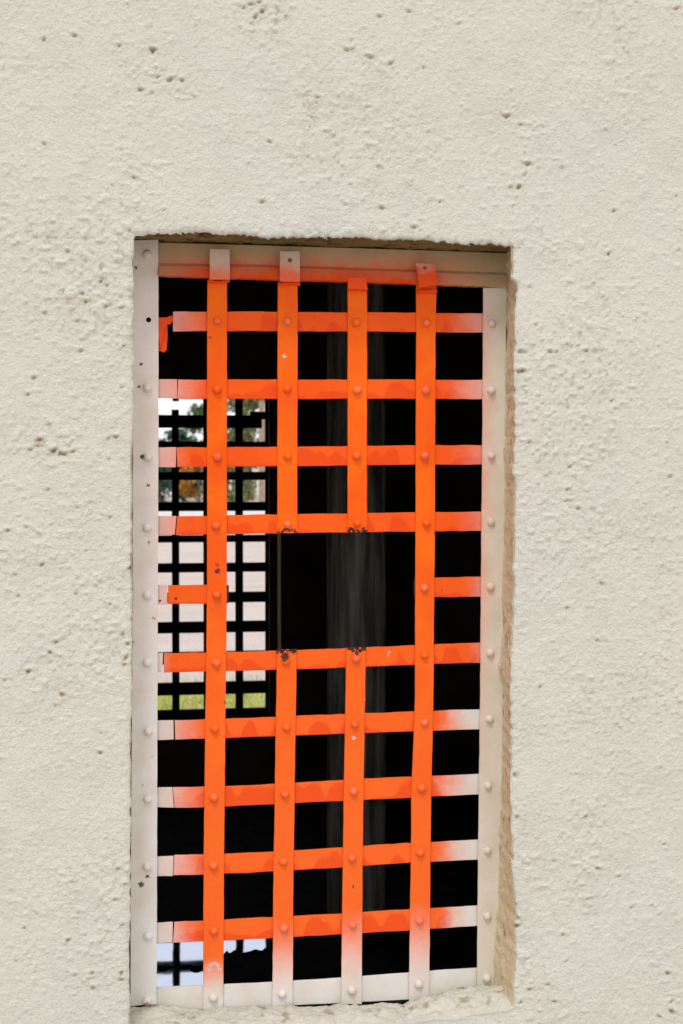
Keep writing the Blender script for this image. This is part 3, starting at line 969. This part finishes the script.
# puddle on the floor, mirrors the far grille
def floor_pt(px, py, z=.044):
    d = CROT @ Vector(((px - 341.5) / FPX, (PPY - py) / FPX, -1.0))
    return CAM + d * ((z - CAM.z) / d.z)
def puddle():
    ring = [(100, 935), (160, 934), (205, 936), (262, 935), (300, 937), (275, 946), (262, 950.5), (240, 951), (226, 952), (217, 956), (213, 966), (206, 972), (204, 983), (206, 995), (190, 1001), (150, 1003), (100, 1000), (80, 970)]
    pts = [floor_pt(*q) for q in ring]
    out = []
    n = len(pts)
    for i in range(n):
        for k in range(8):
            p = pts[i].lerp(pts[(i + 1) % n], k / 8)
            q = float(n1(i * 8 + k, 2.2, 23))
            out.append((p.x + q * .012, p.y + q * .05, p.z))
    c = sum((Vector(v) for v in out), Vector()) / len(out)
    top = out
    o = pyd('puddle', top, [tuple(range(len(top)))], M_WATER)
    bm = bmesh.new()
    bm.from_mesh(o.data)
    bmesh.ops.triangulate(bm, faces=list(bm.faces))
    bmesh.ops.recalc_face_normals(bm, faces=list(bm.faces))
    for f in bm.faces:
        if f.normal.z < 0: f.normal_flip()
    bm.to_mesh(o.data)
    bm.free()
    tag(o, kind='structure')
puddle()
# crumbs of mortar lying in the water
def crumb(px, py, sx, sz, k):
    c = floor_pt(px, py, .044)
    bm = bmesh.new()
    bmesh.ops.create_icosphere(bm, subdivisions=2, radius=1)
    rr = random.Random(k)
    for v in bm.verts:
        f = rr.uniform(.75, 1.2)
        v.co = Vector((v.co.x * sx * f, v.co.y * sx * .8 * f, v.co.z * sz * f))
    me = bpy.data.meshes.new('mortar_crumb')
    bm.to_mesh(me)
    bm.free()
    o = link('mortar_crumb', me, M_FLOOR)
    o.location = c
    return o
CR = [(163, 968, .026, .006, 'dark mortar crumb in the puddle nearest the left stile'), (186, 967, .020, .006, 'dark mortar crumb in the puddle, middle of the row'),
      (197, 969, .024, .008, 'dark mortar crumb in the puddle beside the leftmost upright strap')]
for k, (a, b, c, d, lb) in enumerate(CR):
    tag(crumb(a, b, c, d, k), lb, 'rubble', 'mortar crumbs in the puddle')

# ------------------------------------------------------------------ beyond the far opening: grass strip, shrubs and trees
def grass():
    rr = np.random.default_rng(3)
    n = 9000
    x, y = rr.uniform(-1.2, 3.2, n), rr.uniform(YR1 + .05, 7.25, n)
    y = y - (np.abs(rr.normal(0, .1, n)))
    h, a = rr.uniform(.04, .11, n), rr.uniform(0, 6.28, n)
    w = .006
    bx, by = np.cos(a) * w, np.sin(a) * w
    lx, ly = rr.normal(0, .03, n), rr.normal(0, .03, n)
    V = np.empty((n, 3, 3))
    V[:, 0] = np.stack([x - bx, y - by, np.zeros(n)], -1)
    V[:, 1] = np.stack([x + bx, y + by, np.zeros(n)], -1)
    V[:, 2] = np.stack([x + lx, y + ly, h], -1)
    t = NT('yellow_green_grass', .7, .2)
    q = t.noise(t.pos(), 3, 4)
    t.color(t.mix(t.ramp(q, .35, .65), (.50, .58, .07), (.72, .66, .30)))  # yellow-green to straw, the grass's own tones varying at random
    o = pyd('grass', V.reshape(-1, 3), np.arange(n * 3).reshape(-1, 3), t.m)
    tag(o, 'short yellow green grass strip outside the far lattice grille', 'grass', kind='stuff')
grass()
gb = pyd('verge', [(-1.4, YR1 + .01, .004), (3.4, YR1 + .01, .004), (3.4, 7.0, .004), (-1.4, 7.05, .004)], [(0, 1, 2, 3)],
         mat_plain('turf_soil', (.36, .38, .12), .9, .3, 5))
tag(gb, kind='structure')

def leafmat(name, a, b):
    t = NT(name, .7, .2)
    n = t.noise(t.pos(), .9, 3)
    t.color(t.mix(t.ramp(n, .35, .65), a, b))
    return t.m
M_BARK = mat_plain('bark', (.16, .12, .09), .9, .3, 8)
def tree(name, px, depth, height, width, m, label, leaves, seed, base=.25, cat='tree', leaf=.10):
    Y = depth + CAM.y
    c = P(px, 500, Y)
    o = empty(name, (c.x, Y, 0))
    rr = np.random.default_rng(seed)
    V, F = [], []
    def limb(p0, p1, r0, r1):
        d = (p1 - p0).normalized()
        s = d.orthogonal().normalized()
        q = d.cross(s)
        i = len(V)
        for p, r in ((p0, r0), (p1, r1)):
            for k in range(7):
                a = 2 * math.pi * k / 7
                V.append(p + s * math.cos(a) * r + q * math.sin(a) * r)
        for k in range(7):
            F.append((i + k, i + (k + 1) % 7, i + 7 + (k + 1) % 7, i + 7 + k))
    org = Vector((c.x, Y, 0))
    top = org + Vector((0, 0, height * .62))
    r = height * .022
    limb(org, org + Vector((0, 0, height * base)), r * 1.3, r)
    limb(org + Vector((0, 0, height * base)), top, r, r * .35)
    cl = []
    for k in range(16):
        a = rr.uniform(0, 6.28)
        z = height * rr.uniform(max(base, .12), .92)
        f = math.sin(min(1, max(.12, (1.02 - z / height) * 1.6)) * math.pi / 2)
        e = org + Vector((math.cos(a) * width * .5 * f * rr.uniform(.35, .9), math.sin(a) * width * .5 * f * rr.uniform(.35, .9), z))
        st = org + Vector((0, 0, height * min(.6, max(base * .8, z / height - .2))))
        limb(st, e, r * .4, r * .12)
        cl.append((e, width * rr.uniform(.13, .22)))
    pyd('trunk', V, F, M_BARK, o)
    n = leaves
    ci = rr.integers(0, len(cl), n)
    cen = np.array([tuple(q[0]) for q in cl])[ci]
    rad = np.array([q[1] for q in cl])[ci]
    d = rr.normal(0, 1, (n, 3))
    d /= np.linalg.norm(d, axis=1)[:, None]
    p = cen + d * (rad * rr.uniform(.3, 1.05, n))[:, None] * np.array([1, 1, .8])
    p[:, 2] = np.maximum(p[:, 2], .03)
    u = rr.normal(0, 1, (n, 3))
    u /= np.linalg.norm(u, axis=1)[:, None]
    w = np.cross(u, rr.normal(0, 1, (n, 3)))
    w /= np.linalg.norm(w, axis=1)[:, None]
    s = leaf * rr.uniform(.6, 1.3, n)[:, None]
    Q = np.stack([p - u * s, p + w * s * .5, p + u * s, p - w * s * .5], 1)
    pyd('crown', Q.reshape(-1, 3), np.arange(n * 4).reshape(-1, 4), m, o)
    tag(o, label, cat, 'trees and shrubs across the yard')
G1 = leafmat('deep_green_leaves', (.025, .075, .050), (.05, .11, .07))
G2 = leafmat('mid_green_leaves', (.07, .13, .035), (.11, .17, .05))
G3 = leafmat('pale_olive_leaves', (.16, .19, .07), (.22, .22, .10))
G4 = leafmat('autumn_yellow_leaves', (.42, .20, .03), (.50, .28, .06))
tree('evergreen_shrub', 160, 54, 2.4, 3.0, G1, 'dark teal green shrub beyond the yard, left of the yellow shrub', 2600, 1, .05, 'shrub')
tree('broadleaf_shrub', 184, 56, 2.8, 2.6, G1, 'dark green shrub beyond the yard, just behind the yellow shrub', 2600, 2, .08, 'shrub')
tree('autumn_shrub', 199, 52, 2.3, 1.5, G4, 'yellow orange autumn shrub beyond the yard', 1700, 3, .05, 'shrub')
tree('broadleaf_tree', 222, 62, 5.6, 3.0, G2, 'taller mid green tree beyond the yard, right of the yellow shrub', 4200, 4, .18)
tree('olive_tree', 250, 58, 5.2, 3.2, G3, 'pale olive tree beyond the yard near the edge of the far lattice grille', 3600, 5, .10)
tree('olive_shrub', 233, 50, 2.2, 2.2, G3, 'low pale olive shrub beyond the yard in front of the green tree', 2200, 6, .05, 'shrub')
pt = P(262, 500, 45)
pl = boxm('wooden_pole', pt.x - .09, pt.x + .09, 45, 45.18, 0, 3.6, mat_plain('tan_pole', (.34, .24, .17), .8), None, bevel=.02)
tag(pl, 'tan wooden pole across the yard at the far grille\'s edge', 'pole')
